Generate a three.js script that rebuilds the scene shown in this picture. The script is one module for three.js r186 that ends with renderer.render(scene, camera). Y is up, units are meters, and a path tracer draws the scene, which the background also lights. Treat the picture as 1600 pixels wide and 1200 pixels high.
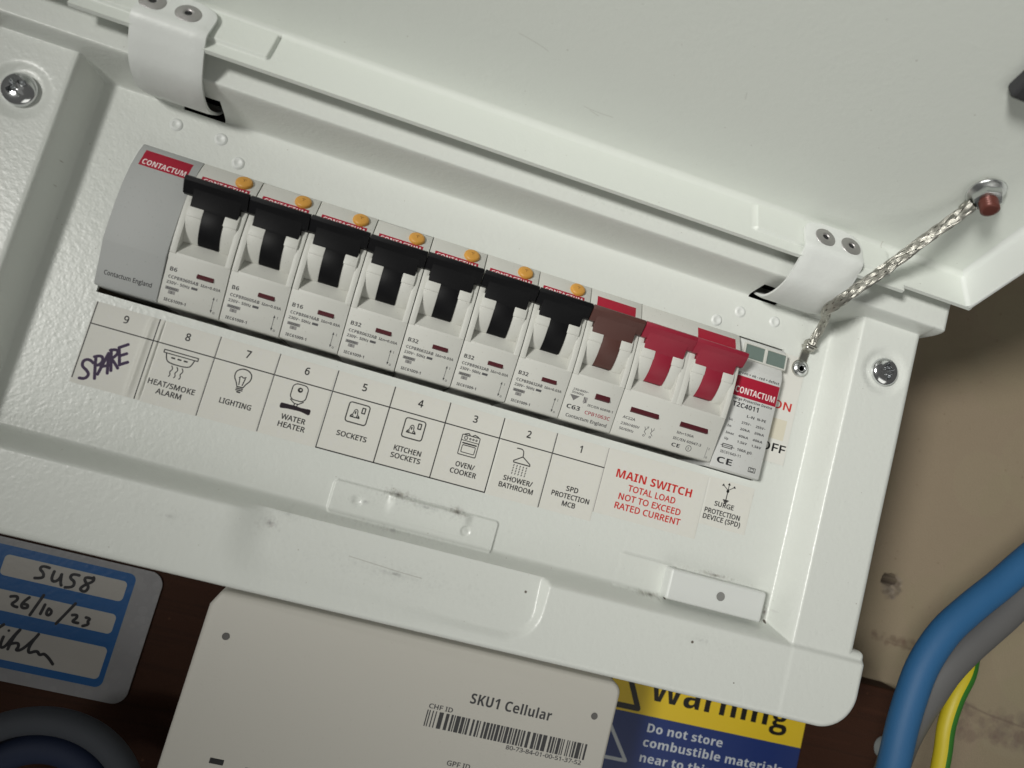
import * as THREE from 'three';
import { mergeGeometries, toCreasedNormals } from 'three/addons/utils/BufferGeometryUtils.js';
import { RoundedBoxGeometry } from 'three/addons/geometries/RoundedBoxGeometry.js';
import { RectAreaLightUniformsLib } from 'three/addons/lights/RectAreaLightUniformsLib.js';
import { Brush, Evaluator, SUBTRACTION } from 'three-bvh-csg';

// ---------------------------------------------------------------- camera, light, exposure
const S = 0.001;                                   // shapes are written in millimetres
const scene = new THREE.Scene();
const camera = new THREE.PerspectiveCamera(56.83, 4 / 3, 0.01, 20);
{
  const right = new THREE.Vector3(0.94863, 0.26560, 0.17192), up = new THREE.Vector3(-0.27967, 0.95802, 0.06316), back = new THREE.Vector3(-0.14792, -0.10800, 0.98308);
  const m = new THREE.Matrix4().makeBasis(right, up, back);
  camera.quaternion.setFromRotationMatrix(m);
  camera.position.set(0.09042, -0.01326, 0.2222);
  camera.focus = 0.232; camera.userData.fStop = 11;
}
const renderer = new THREE.WebGLRenderer();
renderer.toneMapping = THREE.LinearToneMapping;
renderer.toneMappingExposure = 0.93;
renderer.shadowMap.enabled = true;
scene.background = new THREE.Color(0.1, 0.1, 0.095);
RectAreaLightUniformsLib.init();
const KEY = { at: [-600, 20, 1000], look: [255, 96, 0], radius: 120, angle: 0.25, power: 4.75, color: [1, 0.99, 0.94] };
const FILL = { at: [470, -560, 600], look: [150, 30, 20], w: 700, h: 500, power: 0.6, color: [1, 1, 0.93] };

// ---------------------------------------------------------------- helpers
let seed = 7;
const rnd = () => { seed = (seed * 1664525 + 1013904223) >>> 0; return seed / 4294967296; };
const V = (x, y, z) => new THREE.Vector3(x, y, z);
const bases = new Map(), used = new Map();
function numbered(n) { const k = used.get(n) ?? 0; used.set(n, k + 1); return k ? `${n}_${String(k).padStart(3, '0')}` : n; }
function thing(name, label, category, at, group) {
  const o = new THREE.Group(); o.name = numbered(name); scene.add(o);
  o.position.set(at[0] * S, at[1] * S, at[2] * S);
  o.userData = { label, category }; if (group) o.userData.group = group;
  bases.set(o, at); return o;
}
function clean(g) {
  g = g.index ? g.toNonIndexed() : g;
  for (const k of Object.keys(g.attributes)) if (!['position', 'normal', 'uv', 'uv1'].includes(k)) g.deleteAttribute(k);
  if (!g.attributes.normal) g.computeVertexNormals();
  const p = g.attributes.position, n = g.attributes.normal, A = V(0, 0, 0), B = V(0, 0, 0), C = V(0, 0, 0), M = V(0, 0, 0);
  for (let i = 0; i < p.count; i += 3) {                  // winding that agrees with the normals
    A.fromBufferAttribute(p, i); B.fromBufferAttribute(p, i + 1).sub(A); C.fromBufferAttribute(p, i + 2).sub(A); B.cross(C);
    M.set(n.getX(i) + n.getX(i + 1) + n.getX(i + 2), n.getY(i) + n.getY(i + 1) + n.getY(i + 2), n.getZ(i) + n.getZ(i + 1) + n.getZ(i + 2));
    if (B.dot(M) < 0) for (const a of Object.values(g.attributes)) for (let c = 0; c < a.itemSize; c++) { const j = (i + 1) * a.itemSize + c, k = j + a.itemSize, v = a.array[j]; a.array[j] = a.array[k]; a.array[k] = v; }
  }
  if (!g.attributes.uv) g.setAttribute('uv', new THREE.BufferAttribute(new Float32Array(g.attributes.position.count * 2), 2));
  return g;
}
const join = (gs) => mergeGeometries(gs.map(clean));
function baseOf(o) { while (o && !bases.has(o)) o = o.parent; return o ? bases.get(o) : [0, 0, 0]; }
// a part, its shape given in the millimetres of the scene (local = true: of its thing)
function part(name, geos, mat, parent, { label, local = false, kind } = {}) {
  let g = Array.isArray(geos) ? (geos.length > 1 ? join(geos) : clean(geos[0].clone())) : clean(geos.clone());
  if (!local) { const b = baseOf(parent); g.translate(-b[0], -b[1], -b[2]); }
  g.scale(S, S, S);
  const m = new THREE.Mesh(g, mat); m.name = numbered(name); m.castShadow = m.receiveShadow = true;
  if (label) m.userData.label = label;
  if (kind) m.userData.kind = kind;
  parent.add(m); return m;
}
// outline in (y, z) swept along x
function extX(pts, x0, x1, bevel = 0.15, crease = 0.6, holes = []) {
  const sh = new THREE.Shape(pts.map((p) => new THREE.Vector2(p[0], p[1])));
  const g = new THREE.ExtrudeGeometry(sh, { depth: x1 - x0 - 2 * bevel, bevelEnabled: bevel > 0, bevelSize: bevel, bevelThickness: bevel, bevelOffset: -bevel, bevelSegments: 2, curveSegments: 8 });
  const p = g.attributes.position;
  for (let i = 0; i < p.count; i++) { const a = p.getX(i), b = p.getY(i), c = p.getZ(i); p.setXYZ(i, c + x0 + bevel, a, b); }
  g.computeVertexNormals();
  return toCreasedNormals(g, crease);
}
// outline in (x, y) swept along z
function extZ(shape, z0, z1, bevel = 0.15, crease = 0.6, curve = 12) {
  const g = new THREE.ExtrudeGeometry(shape, { depth: z1 - z0 - 2 * bevel, bevelEnabled: bevel > 0, bevelSize: bevel, bevelThickness: bevel, bevelOffset: -bevel, bevelSegments: 2, curveSegments: curve });
  g.translate(0, 0, z0 + bevel);
  return toCreasedNormals(g, crease);
}
function roundRect(x0, y0, x1, y1, r, sh = new THREE.Shape()) {
  sh.moveTo(x0 + r, y0); sh.lineTo(x1 - r, y0); sh.absarc(x1 - r, y0 + r, r, -Math.PI / 2, 0); sh.lineTo(x1, y1 - r); sh.absarc(x1 - r, y1 - r, r, 0, Math.PI / 2);
  sh.lineTo(x0 + r, y1); sh.absarc(x0 + r, y1 - r, r, Math.PI / 2, Math.PI); sh.lineTo(x0, y0 + r); sh.absarc(x0 + r, y0 + r, r, Math.PI, Math.PI * 1.5); return sh;
}
function planarUV(g, x0, y0, w, h) {
  const p = g.attributes.position, uv = new Float32Array(p.count * 2);
  for (let i = 0; i < p.count; i++) { uv[2 * i] = (p.getX(i) - x0) / w; uv[2 * i + 1] = (p.getY(i) - y0) / h; }
  g.setAttribute('uv', new THREE.BufferAttribute(uv, 2)); return g;
}
function box(x0, x1, y0, y1, z0, z1, r = 0.2) {
  const g = new RoundedBoxGeometry(x1 - x0, y1 - y0, z1 - z0, 2, Math.min(r, (x1 - x0) / 2.1, (y1 - y0) / 2.1, (z1 - z0) / 2.1));
  g.translate((x0 + x1) / 2, (y0 + y1) / 2, (z0 + z1) / 2); return g;
}
function lathe(pts, seg = 28) { const g = new THREE.LatheGeometry(pts.map((p) => new THREE.Vector2(p[0], p[1])), seg); g.rotateX(Math.PI / 2); return g; }   // axis along z
function tube(pts, r, seg = 60, rad = 18) { return new THREE.TubeGeometry(new THREE.CatmullRomCurve3(pts.map((p) => V(...p))), seg, r, rad, false); }

// noise
function lattice(n, s) { let q = s >>> 0; const a = new Float32Array(n * n); for (let i = 0; i < n * n; i++) { q = (q * 1664525 + 1013904223) >>> 0; a[i] = q / 4294967296; } return a; }
function tileNoise(size, cells, s) {
  const l = lattice(cells, s), out = new Float32Array(size * size), f = (t) => t * t * (3 - 2 * t);
  for (let j = 0; j < size; j++) for (let i = 0; i < size; i++) {
    const x = i / size * cells, y = j / size * cells, xi = x | 0, yi = y | 0, u = f(x - xi), v = f(y - yi), X = (xi + 1) % cells, Y = (yi + 1) % cells;
    out[j * size + i] = (l[yi * cells + xi] * (1 - u) + l[yi * cells + X] * u) * (1 - v) + (l[Y * cells + xi] * (1 - u) + l[Y * cells + X] * u) * v;
  }
  return out;
}
function dataTex(size, fn, srgb, repeat = 1) {
  const d = new Uint8Array(size * size * 4);
  for (let i = 0; i < size * size; i++) { const c = fn(i); for (let k = 0; k < 3; k++) d[4 * i + k] = Math.max(0, Math.min(255, c[k])); d[4 * i + 3] = 255; }
  const t = new THREE.DataTexture(d, size, size); t.wrapS = t.wrapT = THREE.RepeatWrapping; t.magFilter = THREE.LinearFilter; t.minFilter = THREE.LinearFilter;
  if (srgb) t.colorSpace = THREE.SRGBColorSpace;
  t.repeat.set(repeat, repeat); t.needsUpdate = true; return t;
}
const peelA = tileNoise(512, 40, 3), peelB = tileNoise(512, 80, 5), peelC = tileNoise(512, 14, 9), fine = tileNoise(512, 220, 11);
const peel = dataTex(512, (i) => { const h = 255 * (0.5 * peelA[i] + 0.36 * peelB[i] + 0.14 * peelC[i]); return [h, h, h]; });      // 40 mm a tile
const grain = dataTex(512, (i) => { const h = 255 * (0.6 * fine[i] + 0.4 * peelB[i]); return [h, h, h]; });
const rep = (t, x, y = x) => { const c = t.clone(); c.repeat.set(x, y); c.needsUpdate = true; return c; };

// drawing in millimetres
class Sheet {
  constructor(x0, y0, w, h, k, fill) {
    Object.assign(this, { x0, y0, w, h, k });
    this.cv = document.createElement('canvas'); this.cv.width = Math.round(w * k); this.cv.height = Math.round(h * k);
    this.c = this.cv.getContext('2d'); this.c.fillStyle = fill; this.c.fillRect(0, 0, this.cv.width, this.cv.height); this.c.lineCap = 'round'; this.c.lineJoin = 'round';
  }
  X(x) { return (x - this.x0) * this.k; } Y(y) { return (this.y0 + this.h - y) * this.k; }
  rect(x0, y0, x1, y1, col, r = 0) { const c = this.c; c.fillStyle = col; c.beginPath(); c.roundRect(this.X(x0), this.Y(y1), (x1 - x0) * this.k, (y1 - y0) * this.k, r * this.k); c.fill(); }
  frame(x0, y0, x1, y1, col, lw, r = 0) { const c = this.c; c.strokeStyle = col; c.lineWidth = lw * this.k; c.beginPath(); c.roundRect(this.X(x0), this.Y(y1), (x1 - x0) * this.k, (y1 - y0) * this.k, r * this.k); c.stroke(); }
  line(pts, col, lw, close) { const c = this.c; c.strokeStyle = col; c.lineWidth = lw * this.k; c.beginPath(); pts.forEach((p, i) => c[i ? 'lineTo' : 'moveTo'](this.X(p[0]), this.Y(p[1]))); if (close) c.closePath(); c.stroke(); }
  poly(pts, col) { const c = this.c; c.fillStyle = col; c.beginPath(); pts.forEach((p, i) => c[i ? 'lineTo' : 'moveTo'](this.X(p[0]), this.Y(p[1]))); c.closePath(); c.fill(); }
  curve(pts, col, lw) {                                   // smooth pen stroke through points
    const c = this.c; c.strokeStyle = col; c.lineWidth = lw * this.k; c.beginPath();
    c.moveTo(this.X(pts[0][0]), this.Y(pts[0][1]));
    if (pts.length === 2) c.lineTo(this.X(pts[1][0]), this.Y(pts[1][1]));
    for (let i = 1; i < pts.length - 1; i++) { const a = pts[i], b = pts[i + 1]; c.quadraticCurveTo(this.X(a[0]), this.Y(a[1]), this.X(i === pts.length - 2 ? b[0] : (a[0] + b[0]) / 2), this.Y(i === pts.length - 2 ? b[1] : (a[1] + b[1]) / 2)); }
    c.stroke();
  }
  disc(x, y, r, col) { const c = this.c; c.fillStyle = col; c.beginPath(); c.arc(this.X(x), this.Y(y), r * this.k, 0, 7); c.fill(); }
  ring(x, y, r, col, lw) { const c = this.c; c.strokeStyle = col; c.lineWidth = lw * this.k; c.beginPath(); c.arc(this.X(x), this.Y(y), r * this.k, 0, 7); c.stroke(); }
  text(s, x, y, cap, col, { w, bold, align = 'left', turn = 0 } = {}) {          // cap height in mm, base line at y, squeezed to width w
    const c = this.c, px = cap * this.k / 0.714; c.font = `${bold ? 'bold ' : ''}${px}px sans-serif`; c.fillStyle = col; c.textAlign = 'left'; c.textBaseline = 'alphabetic';
    const mw = c.measureText(s).width, sx = w ? w * this.k / mw : 1;
    c.save(); c.translate(this.X(x), this.Y(y)); c.rotate(turn); c.scale(sx, 1); if (!bold) { c.strokeStyle = col; c.lineWidth = px * 0.035; c.strokeText(s, align === 'center' ? -mw / 2 : align === 'right' ? -mw : 0, 0); } c.fillText(s, align === 'center' ? -mw / 2 : align === 'right' ? -mw : 0, 0); c.restore();
  }
  speckle(n, col, r0, r1) { for (let i = 0; i < n; i++) { this.c.globalAlpha = 0.25 + 0.5 * rnd(); this.disc(this.x0 + rnd() * this.w, this.y0 + rnd() * this.h, r0 + rnd() * (r1 - r0), col); } this.c.globalAlpha = 1; }
  tex() { const t = new THREE.CanvasTexture(this.cv); t.colorSpace = THREE.SRGBColorSpace; t.anisotropy = 8; return t; }
  uv(g) { return planarUV(g, this.x0, this.y0, this.w, this.h); }
}

// ---------------------------------------------------------------- materials
const std = (o) => new THREE.MeshPhysicalMaterial(o);
const rgb = (r, g, b) => new THREE.Color().setRGB(r, g, b);
const WHITE = rgb(0.71, 0.73, 0.71);
const mStrap = std({ color: WHITE, roughness: 0.42, bumpMap: rep(peel, 1 / 40), bumpScale: 5e-5 });
const mZinc = std({ color: rgb(0.62, 0.63, 0.63), metalness: 1, roughness: 0.24, bumpMap: rep(grain, 3), bumpScale: 1e-5 });
const mScrew = std({ color: rgb(0.74, 0.75, 0.76), metalness: 1, roughness: 0.15 });
const mRivet = std({ color: rgb(0.5, 0.48, 0.48), metalness: 1, roughness: 0.38, bumpMap: rep(grain, 4), bumpScale: 2e-5 });
const mTin = std({ color: rgb(0.45, 0.44, 0.4), metalness: 1, roughness: 0.36 });
const mDark = std({ color: rgb(0.012, 0.012, 0.013), roughness: 0.6 });
const mPlastic = std({ color: rgb(0.6, 0.6, 0.56), roughness: 0.48, bumpMap: rep(grain, 1 / 20), bumpScale: 1.2e-5 });
const mBlack = std({ color: rgb(0.005, 0.005, 0.006), specularIntensity: 0.35, roughness: 0.5, bumpMap: rep(grain, 1 / 15), bumpScale: 1.5e-5 });
const mBrown = std({ color: rgb(0.085, 0.032, 0.026), roughness: 0.5, bumpMap: rep(grain, 1 / 15), bumpScale: 1.5e-5 });
const mRed = std({ color: rgb(0.27, 0.012, 0.032), roughness: 0.45, bumpMap: rep(grain, 1 / 15), bumpScale: 1.5e-5 });
const mFlag = std({ color: rgb(0.075, 0.005, 0.011), roughness: 0.5 });
const mOrange = std({ color: rgb(0.66, 0.33, 0.06), roughness: 0.45 });

// ---------------------------------------------------------------- the wall and the board
const wallSheet = new Sheet(-340, -340, 900, 900, 2.2, 'rgb(149,134,113)');
{
  const s = wallSheet;
  for (let i = 0; i < 900; i++) { s.c.globalAlpha = 0.035; s.disc(-340 + rnd() * 900, -340 + rnd() * 900, 3 + rnd() * 26, rnd() < 0.5 ? 'rgb(140,118,95)' : 'rgb(196,184,164)'); }
  s.c.globalAlpha = 1; s.speckle(5000, 'rgb(120,100,80)', 0.15, 0.5);
  for (let i = 0; i < 160; i++) { s.c.globalAlpha = 0.08 + rnd() * 0.12; s.disc(372 + rnd() * 60 + (rnd() - 0.5) * 10, -63 - rnd() * 14, 0.6 + rnd() * 2.6, 'rgb(105,88,80)'); }      // dirty patch beside the cables
  for (let i = 0; i < 90; i++) { s.c.globalAlpha = 0.12 + rnd() * 0.15; const t = rnd(); s.disc(322 + t * 38, -44 + (rnd() - 0.5) * 4 + (t > 0.6 ? -2 : 0), 0.4 + rnd() * 1.3, 'rgb(110,92,76)'); }
  for (let i = 0; i < 260; i++) { const a = rnd() * 6.283, q = Math.sqrt(rnd()); s.c.globalAlpha = 0.18; s.disc(326.6 + 5.2 * q * Math.cos(a), -20.6 + 5.6 * q * Math.sin(a), 0.3 + rnd() * 0.9, rnd() < 0.7 ? 'rgb(98,84,72)' : 'rgb(170,160,146)'); }
  s.c.globalAlpha = 0.5; s.curve([[330, -45], [343, -46], [350, -44], [356, -46]], 'rgb(112,95,78)', 0.7); s.curve([[360, -60], [376, -63], [390, -66], [420, -68]], 'rgb(100,84,74)', 0.9); s.c.globalAlpha = 1;
}
const wall = new THREE.Group(); wall.name = numbered('wall'); wall.userData.kind = 'structure'; scene.add(wall); bases.set(wall, [0, 0, 0]);
{
  const sh = new THREE.Shape(); sh.moveTo(-340, -340); sh.lineTo(560, -340); sh.lineTo(560, 560); sh.lineTo(-340, 560); sh.closePath();
  const h = new THREE.Path(), hx = 324.6, hy = -18; for (let i = 0; i <= 22; i++) { const a = -i / 22 * Math.PI * 2, r = 3.7 + 0.45 * Math.sin(a * 2 + 1) + 0.35 * Math.sin(a * 5 + 2) + 0.25 * Math.sin(a * 9); h[i ? 'lineTo' : 'moveTo'](hx + r * Math.cos(a), hy + r * Math.sin(a) * 0.9); } sh.holes.push(h);
  const mWall = std({ map: wallSheet.tex(), roughness: 0.85, bumpMap: rep(grain, 30), bumpScale: 1.6e-4 });
  part('plaster_sheet', wallSheet.uv(extZ(sh, -82, -70, 0)), mWall, wall);
  part('wall_backing', [box(-340, 560, -340, 560, -100, -82.1, 0.5)], std({ color: rgb(0.02, 0.014, 0.01), roughness: 0.95 }), wall);
}
const board = thing('wood_backboard', 'dark red brown wooden backboard on the wall below the open fuse box', 'backboard', [140, -62.5, -70]);
{
  const s = new Sheet(-260, -340, 592, 278, 3, 'rgb(56,32,20)');
  for (let i = 0; i < 700; i++) { s.c.globalAlpha = 0.12; const x = -260 + rnd() * 592, y = -340 + rnd() * 278, l = 20 + rnd() * 90; s.curve([[x, y], [x + l * 0.4, y + (rnd() - 0.5) * 2], [x + l * 0.7, y + (rnd() - 0.5) * 2], [x + l, y + (rnd() - 0.5) * 3]], rnd() < 0.6 ? 'rgb(26,13,8)' : 'rgb(86,50,30)', 0.3 + rnd() * 1.2); }
  s.c.globalAlpha = 1; s.speckle(500, 'rgb(100,70,50)', 0.1, 0.5);
  part('board', s.uv(box(-260, 331.5, -340, -62.5, -69.9, -55, 0.8)), std({ map: s.tex(), roughness: 0.7, specularIntensity: 0.4, bumpMap: rep(grain, 20, 8), bumpScale: 1e-4 }), board);
}

// ---------------------------------------------------------------- the fuse box
const unit = thing('consumer_unit', 'white metal fuse box with its lid hinged open above a row of breakers', 'fuse box', [104.7, -67, -55]);
const cl = (t) => Math.max(0, Math.min(1, t)), sm5 = (t) => { t = cl(t); return t * t * t * (t * (6 * t - 15) + 10); };
const stepAt = (d, w) => sm5(d / w + 0.5);
const rr = (x, y, cx, cy, hx, hy, r) => { const qx = Math.abs(x - cx) - hx + r, qy = Math.abs(y - cy) - hy + r; return Math.hypot(Math.max(qx, 0), Math.max(qy, 0)) + Math.min(Math.max(qx, qy), 0) - r; };
const SCREWS = [[-32.6, 49.8], [242.3, 49.3]];
function outline(x, y) {                                   // signed distance, negative inside
  const top = rr(x, y, 104.7, 76, 151.8, 10.4, 1.2), pads = rr(x, y, 104.7, 8, 148.5, 66, 0.5);
  const bot = rr(x, y, 104.9, -54.4, 152.6, 12.9, y < -54.4 ? 12.4 : 1.6);
  return Math.min(top, pads, bot);
}
function height(x, y) {
  const a = 11 * Math.max(stepAt(-20 - x, 4.4), stepAt(x - 229.2, 5.6)), b = 18 * stepAt(y - 65.1, 4.2);
  let c = 12 * stepAt(-42.9 - y, 6);
  // thumb recess in the bottom rail
  const rw = 3.6 + 11 * sm5((135 - x) / 60), rec = 1 - sm5((rr(x, y, 104.7, -45, 43.5, 17.2, 9) + rw * 0.45) / rw);
  if (rec > 0) { const pl = 8.4 + 2.4 * cl((-43 - y) / 19); if (c > pl) c += (pl - c) * rec; }
  let z = Math.pow(Math.pow(a / 18, 16) + Math.pow(b / 18, 16) + Math.pow(c / 18, 16), 1 / 16) * 18;
  for (const [sx, sy] of SCREWS) { const r = Math.hypot(x - sx, y - sy); z -= 0.9 * (1 - sm5((r - 5.2) / 3.8)); }
  // pressed catch plate above the recess, its upper edge lifted in the middle
  const d = rr(x, y, 105.6, -36.6, 26, 4.9, 1.2); z += 0.75 * (1 - sm5(d / 0.9 + 0.5));
  const mid = sm5((x - 95.5) / 4) * (1 - sm5((x - 120) / 4)); z += mid * 1.1 * cl((y + 39) / 6.2) * (1 - sm5((y + 32.1) / 0.7 + 0.5));
  for (const [ex, ey] of [[87.6, -36.2], [122, -37]]) { const r = Math.hypot(x - ex, y - ey); z -= 0.35 * (1 - sm5((r - 0.8) / 1.2)); }
  const q = rr(x, y, 182, -36.3, 9.5, 5.2, 0.6); z += 0.4 * (1 - sm5(q / 0.7 + 0.5));
  // slight waviness of pressed sheet
  z += 0.12 * Math.sin(x * 0.031 + y * 0.07) * Math.cos(y * 0.043 - x * 0.012);
  const e = -outline(x, y), R = 2.2; if (e < R) { const t = R - Math.max(e, 0); z -= R - Math.sqrt(Math.max(R * R - t * t, 0)); }
  return z;
}
const SLOTS = [[5, 17.4, 62.9, 65.3], [194.4, 205, 62.9, 65.3]], WINDOW = [-1.4, 211.4, 2.7, 48.9];
function coverGeometry() {
  const axis = (lo, hi, step, fineRanges, exact) => {
    const v = []; let t = lo; while (t < hi) { v.push(t); const f = fineRanges.some((r) => t >= r[0] - 1e-6 && t < r[1]); t += f ? 0.28 : step; } v.push(hi);
    for (const e of exact) { let k = 0; v.forEach((q, i) => { if (Math.abs(q - e) < Math.abs(v[k] - e)) k = i; }); v[k] = e; } return v;
  };
  const xs = axis(-49, 259, 1.1, [[-49, -44], [-23, -16.5], [57, 66], [77, 82], [94, 101], [118, 134], [143, 153], [225, 233], [251, 259]], [-1.4, 211.4, 5, 17.4, 194.4, 205]);
  const ys = axis(-68.5, 88, 1.0, [[-68.5, -56], [-47, -31], [46, 52], [60, 69], [84, 88]], [2.7, 48.9, 62.9, 65.3]);
  const nx = xs.length, ny = ys.length, P = [], N = [], UV = [], UV1 = [], I = [], edge = new Uint8Array(nx * ny);
  const inHole = (x, y) => [WINDOW, ...SLOTS].some((h) => x > h[0] && x < h[1] && y > h[2] && y < h[3]);
  const vert = (x, y, snap) => {
    if (snap) for (let k = 0; k < 3; k++) { const d = outline(x, y), h = 1e-3, gx = (outline(x + h, y) - outline(x - h, y)) / (2 * h), gy = (outline(x, y + h) - outline(x, y - h)) / (2 * h), l = gx * gx + gy * gy || 1; x -= d * gx / l; y -= d * gy / l; }
    const h = 0.06, z = height(x, y), n = V((height(x - h, y) - height(x + h, y)) / (2 * h), (height(x, y - h) - height(x, y + h)) / (2 * h), 1).normalize();
    P.push(x, y, z); N.push(n.x, n.y, n.z); UV.push((x + 50) / 310, (y + 70) / 160); UV1.push((x + z * Math.max(-1, Math.min(1, (x - 105) / 115))) / 42, (y + z * Math.max(-1, Math.min(1, (y - 10) / 50))) / 42);
  };
  for (let j = 0; j < ny; j++) for (let i = 0; i < nx; i++) { const d = outline(xs[i], ys[j]); edge[j * nx + i] = d > -1e-6 ? 1 : 0; vert(xs[i], ys[j], d > 0 && d < 2); }
  const cnt = new Map(), key = (a, b) => (a < b ? a * 1e7 + b : b * 1e7 + a);
  const tri = (a, b, c) => { I.push(a, b, c); for (const [p, q] of [[a, b], [b, c], [c, a]]) { const k = key(p, q); cnt.set(k, cnt.has(k) ? null : [p, q]); } };
  for (let j = 0; j < ny - 1; j++) for (let i = 0; i < nx - 1; i++) {
    const a = j * nx + i, b = a + 1, c = a + nx, d = c + 1; if (inHole((xs[i] + xs[i + 1]) / 2, (ys[j] + ys[j + 1]) / 2)) continue;
    const out = edge[a] + edge[b] + edge[c] + edge[d]; if (out === 4) continue;
    tri(a, b, d); tri(a, d, c);
  }
  const sheet = new THREE.BufferGeometry(); sheet.setAttribute('position', new THREE.Float32BufferAttribute(P, 3)); sheet.setAttribute('normal', new THREE.Float32BufferAttribute(N, 3)); sheet.setAttribute('uv', new THREE.Float32BufferAttribute(UV, 2)); sheet.setAttribute('uv1', new THREE.Float32BufferAttribute(UV1, 2)); sheet.setIndex(I);
  // turned-back edges: deep at the outline, the thickness of the sheet at the openings
  const Q = [];
  for (const e of cnt.values()) {
    if (!e) continue; const [p, q] = e, A = V(P[3 * p], P[3 * p + 1], P[3 * p + 2]), B = V(P[3 * q], P[3 * q + 1], P[3 * q + 2]);
    const outer = edge[p] || edge[q], A2 = A.clone(), B2 = B.clone(); if (outer) A2.z = B2.z = -54.9; else { A2.z -= 1.2; B2.z -= 1.2; }
    for (const v of [A, A2, B, B, A2, B2]) Q.push(v.x, v.y, v.z);
  }
  const skirt = new THREE.BufferGeometry(); skirt.setAttribute('position', new THREE.Float32BufferAttribute(Q, 3)); skirt.computeVertexNormals(); skirt.setAttribute('uv1', new THREE.Float32BufferAttribute(new Float32Array(Q.length / 3 * 2), 2));
  return join([sheet, skirt]);
}
// paint marks: grey smudges and specks where fingers and dirt have been
const coverSheet = new Sheet(-50, -70, 310, 160, 6.6, 'rgb(219,222,217)');
{
  const s = coverSheet, smudge = (x, y, rx, ry, n, a, col = 'rgb(92,88,80)') => { for (let i = 0; i < n; i++) { const t = rnd() * 6.283, r = Math.sqrt(rnd()) * rnd(); s.c.globalAlpha = a * 0.5 * (0.3 + rnd()); s.disc(x + rx * r * Math.cos(t), y + ry * r * Math.sin(t), 0.08 + rnd() * 0.4, col); } s.c.globalAlpha = 1; };
  for (let i = 0; i < 1500; i++) { s.c.globalAlpha = 0.03; s.disc(-50 + rnd() * 310, -70 + rnd() * 160, 0.6 + rnd() * 5, rnd() < 0.5 ? 'rgb(204,206,201)' : 'rgb(230,233,228)'); }
  s.c.globalAlpha = 1; s.speckle(260, 'rgb(150,145,135)', 0.06, 0.18);
  smudge(99, -31.5, 8, 2.6, 420, 0.10); smudge(118, -32, 4, 2, 220, 0.1); smudge(90, -36, 12, 4, 260, 0.035, 'rgb(120,112,112)');
  smudge(66, -47.6, 5, 3, 240, 0.06); smudge(70, -44, 16, 4, 260, 0.04); smudge(100, -42, 30, 1.4, 300, 0.06); smudge(185, -41.6, 12, 1.0, 260, 0.12); smudge(226, -38, 3, 6, 260, 0.07); smudge(206, -30.6, 15, 1.0, 260, 0.09);
  smudge(140, 70, 60, 3, 300, 0.03); smudge(104, -53, 44, 7, 1500, 0.035); smudge(108, -33, 30, 4, 700, 0.04); smudge(40, -52, 40, 8, 700, 0.02); smudge(200, -50, 45, 7, 700, 0.02); smudge(-31, 40, 10, 20, 200, 0.03);
  s.c.globalAlpha = 0.5; s.curve([[90, -51.2], [97, -51.6], [105, -52.2], [112, -52.4]], 'rgb(128,122,114)', 0.16); s.c.globalAlpha = 1;
  for (const [x, y, r] of [[143.4, -49, 0.35], [197.6, -51, 0.4], [226.4, -41, 0.5], [190, -41.5, 0.35], [214, -60, 0.2], [23, -2.2, 0.4]]) s.disc(x, y, r, 'rgb(86,78,70)');
}
const peelCover = rep(peel, 310 / 42, 160 / 42), peelUp = rep(peel, 1); peelUp.channel = 1;
const mCover = std({ color: rgb(1, 1, 1), map: coverSheet.tex(), roughness: 0.32, bumpMap: peelUp, bumpScale: 6e-5 });
const cover = part('front_cover', coverGeometry(), mCover, unit);
for (const [x, y] of [[4.5, 57.6], [17.8, 57.6], [24.6, 52.2], [185.3, 51.6], [192.8, 56.9], [205.8, 57.3]]) {
  const g = lathe([[2.1, -0.1], [1.9, 0.1], [1.5, 0.42], [1.1, 0.45], [0.75, 0.2], [0.01, 0.12]], 20); g.translate(x, y, height(x, y)); part('pressed_dimple', [g], mStrap, cover);
}
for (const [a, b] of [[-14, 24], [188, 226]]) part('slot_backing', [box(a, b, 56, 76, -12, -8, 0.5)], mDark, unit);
// catch block at the lower right
{
  const blk = part('latch_block', [box(188.6, 222.2, -41.2, -31.4, -1, 5.6, 0.9)], mStrap, unit, { label: 'white oblong latch block with a small round hole' });
  part('rivet_hole', [lathe([[0.01, 0], [1.2, 0], [1.45, 0.06]], 20).translate(206.6, -36.2, 5.66)], std({ color: rgb(0.24, 0.24, 0.23), roughness: 0.5 }), blk);
}
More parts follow.
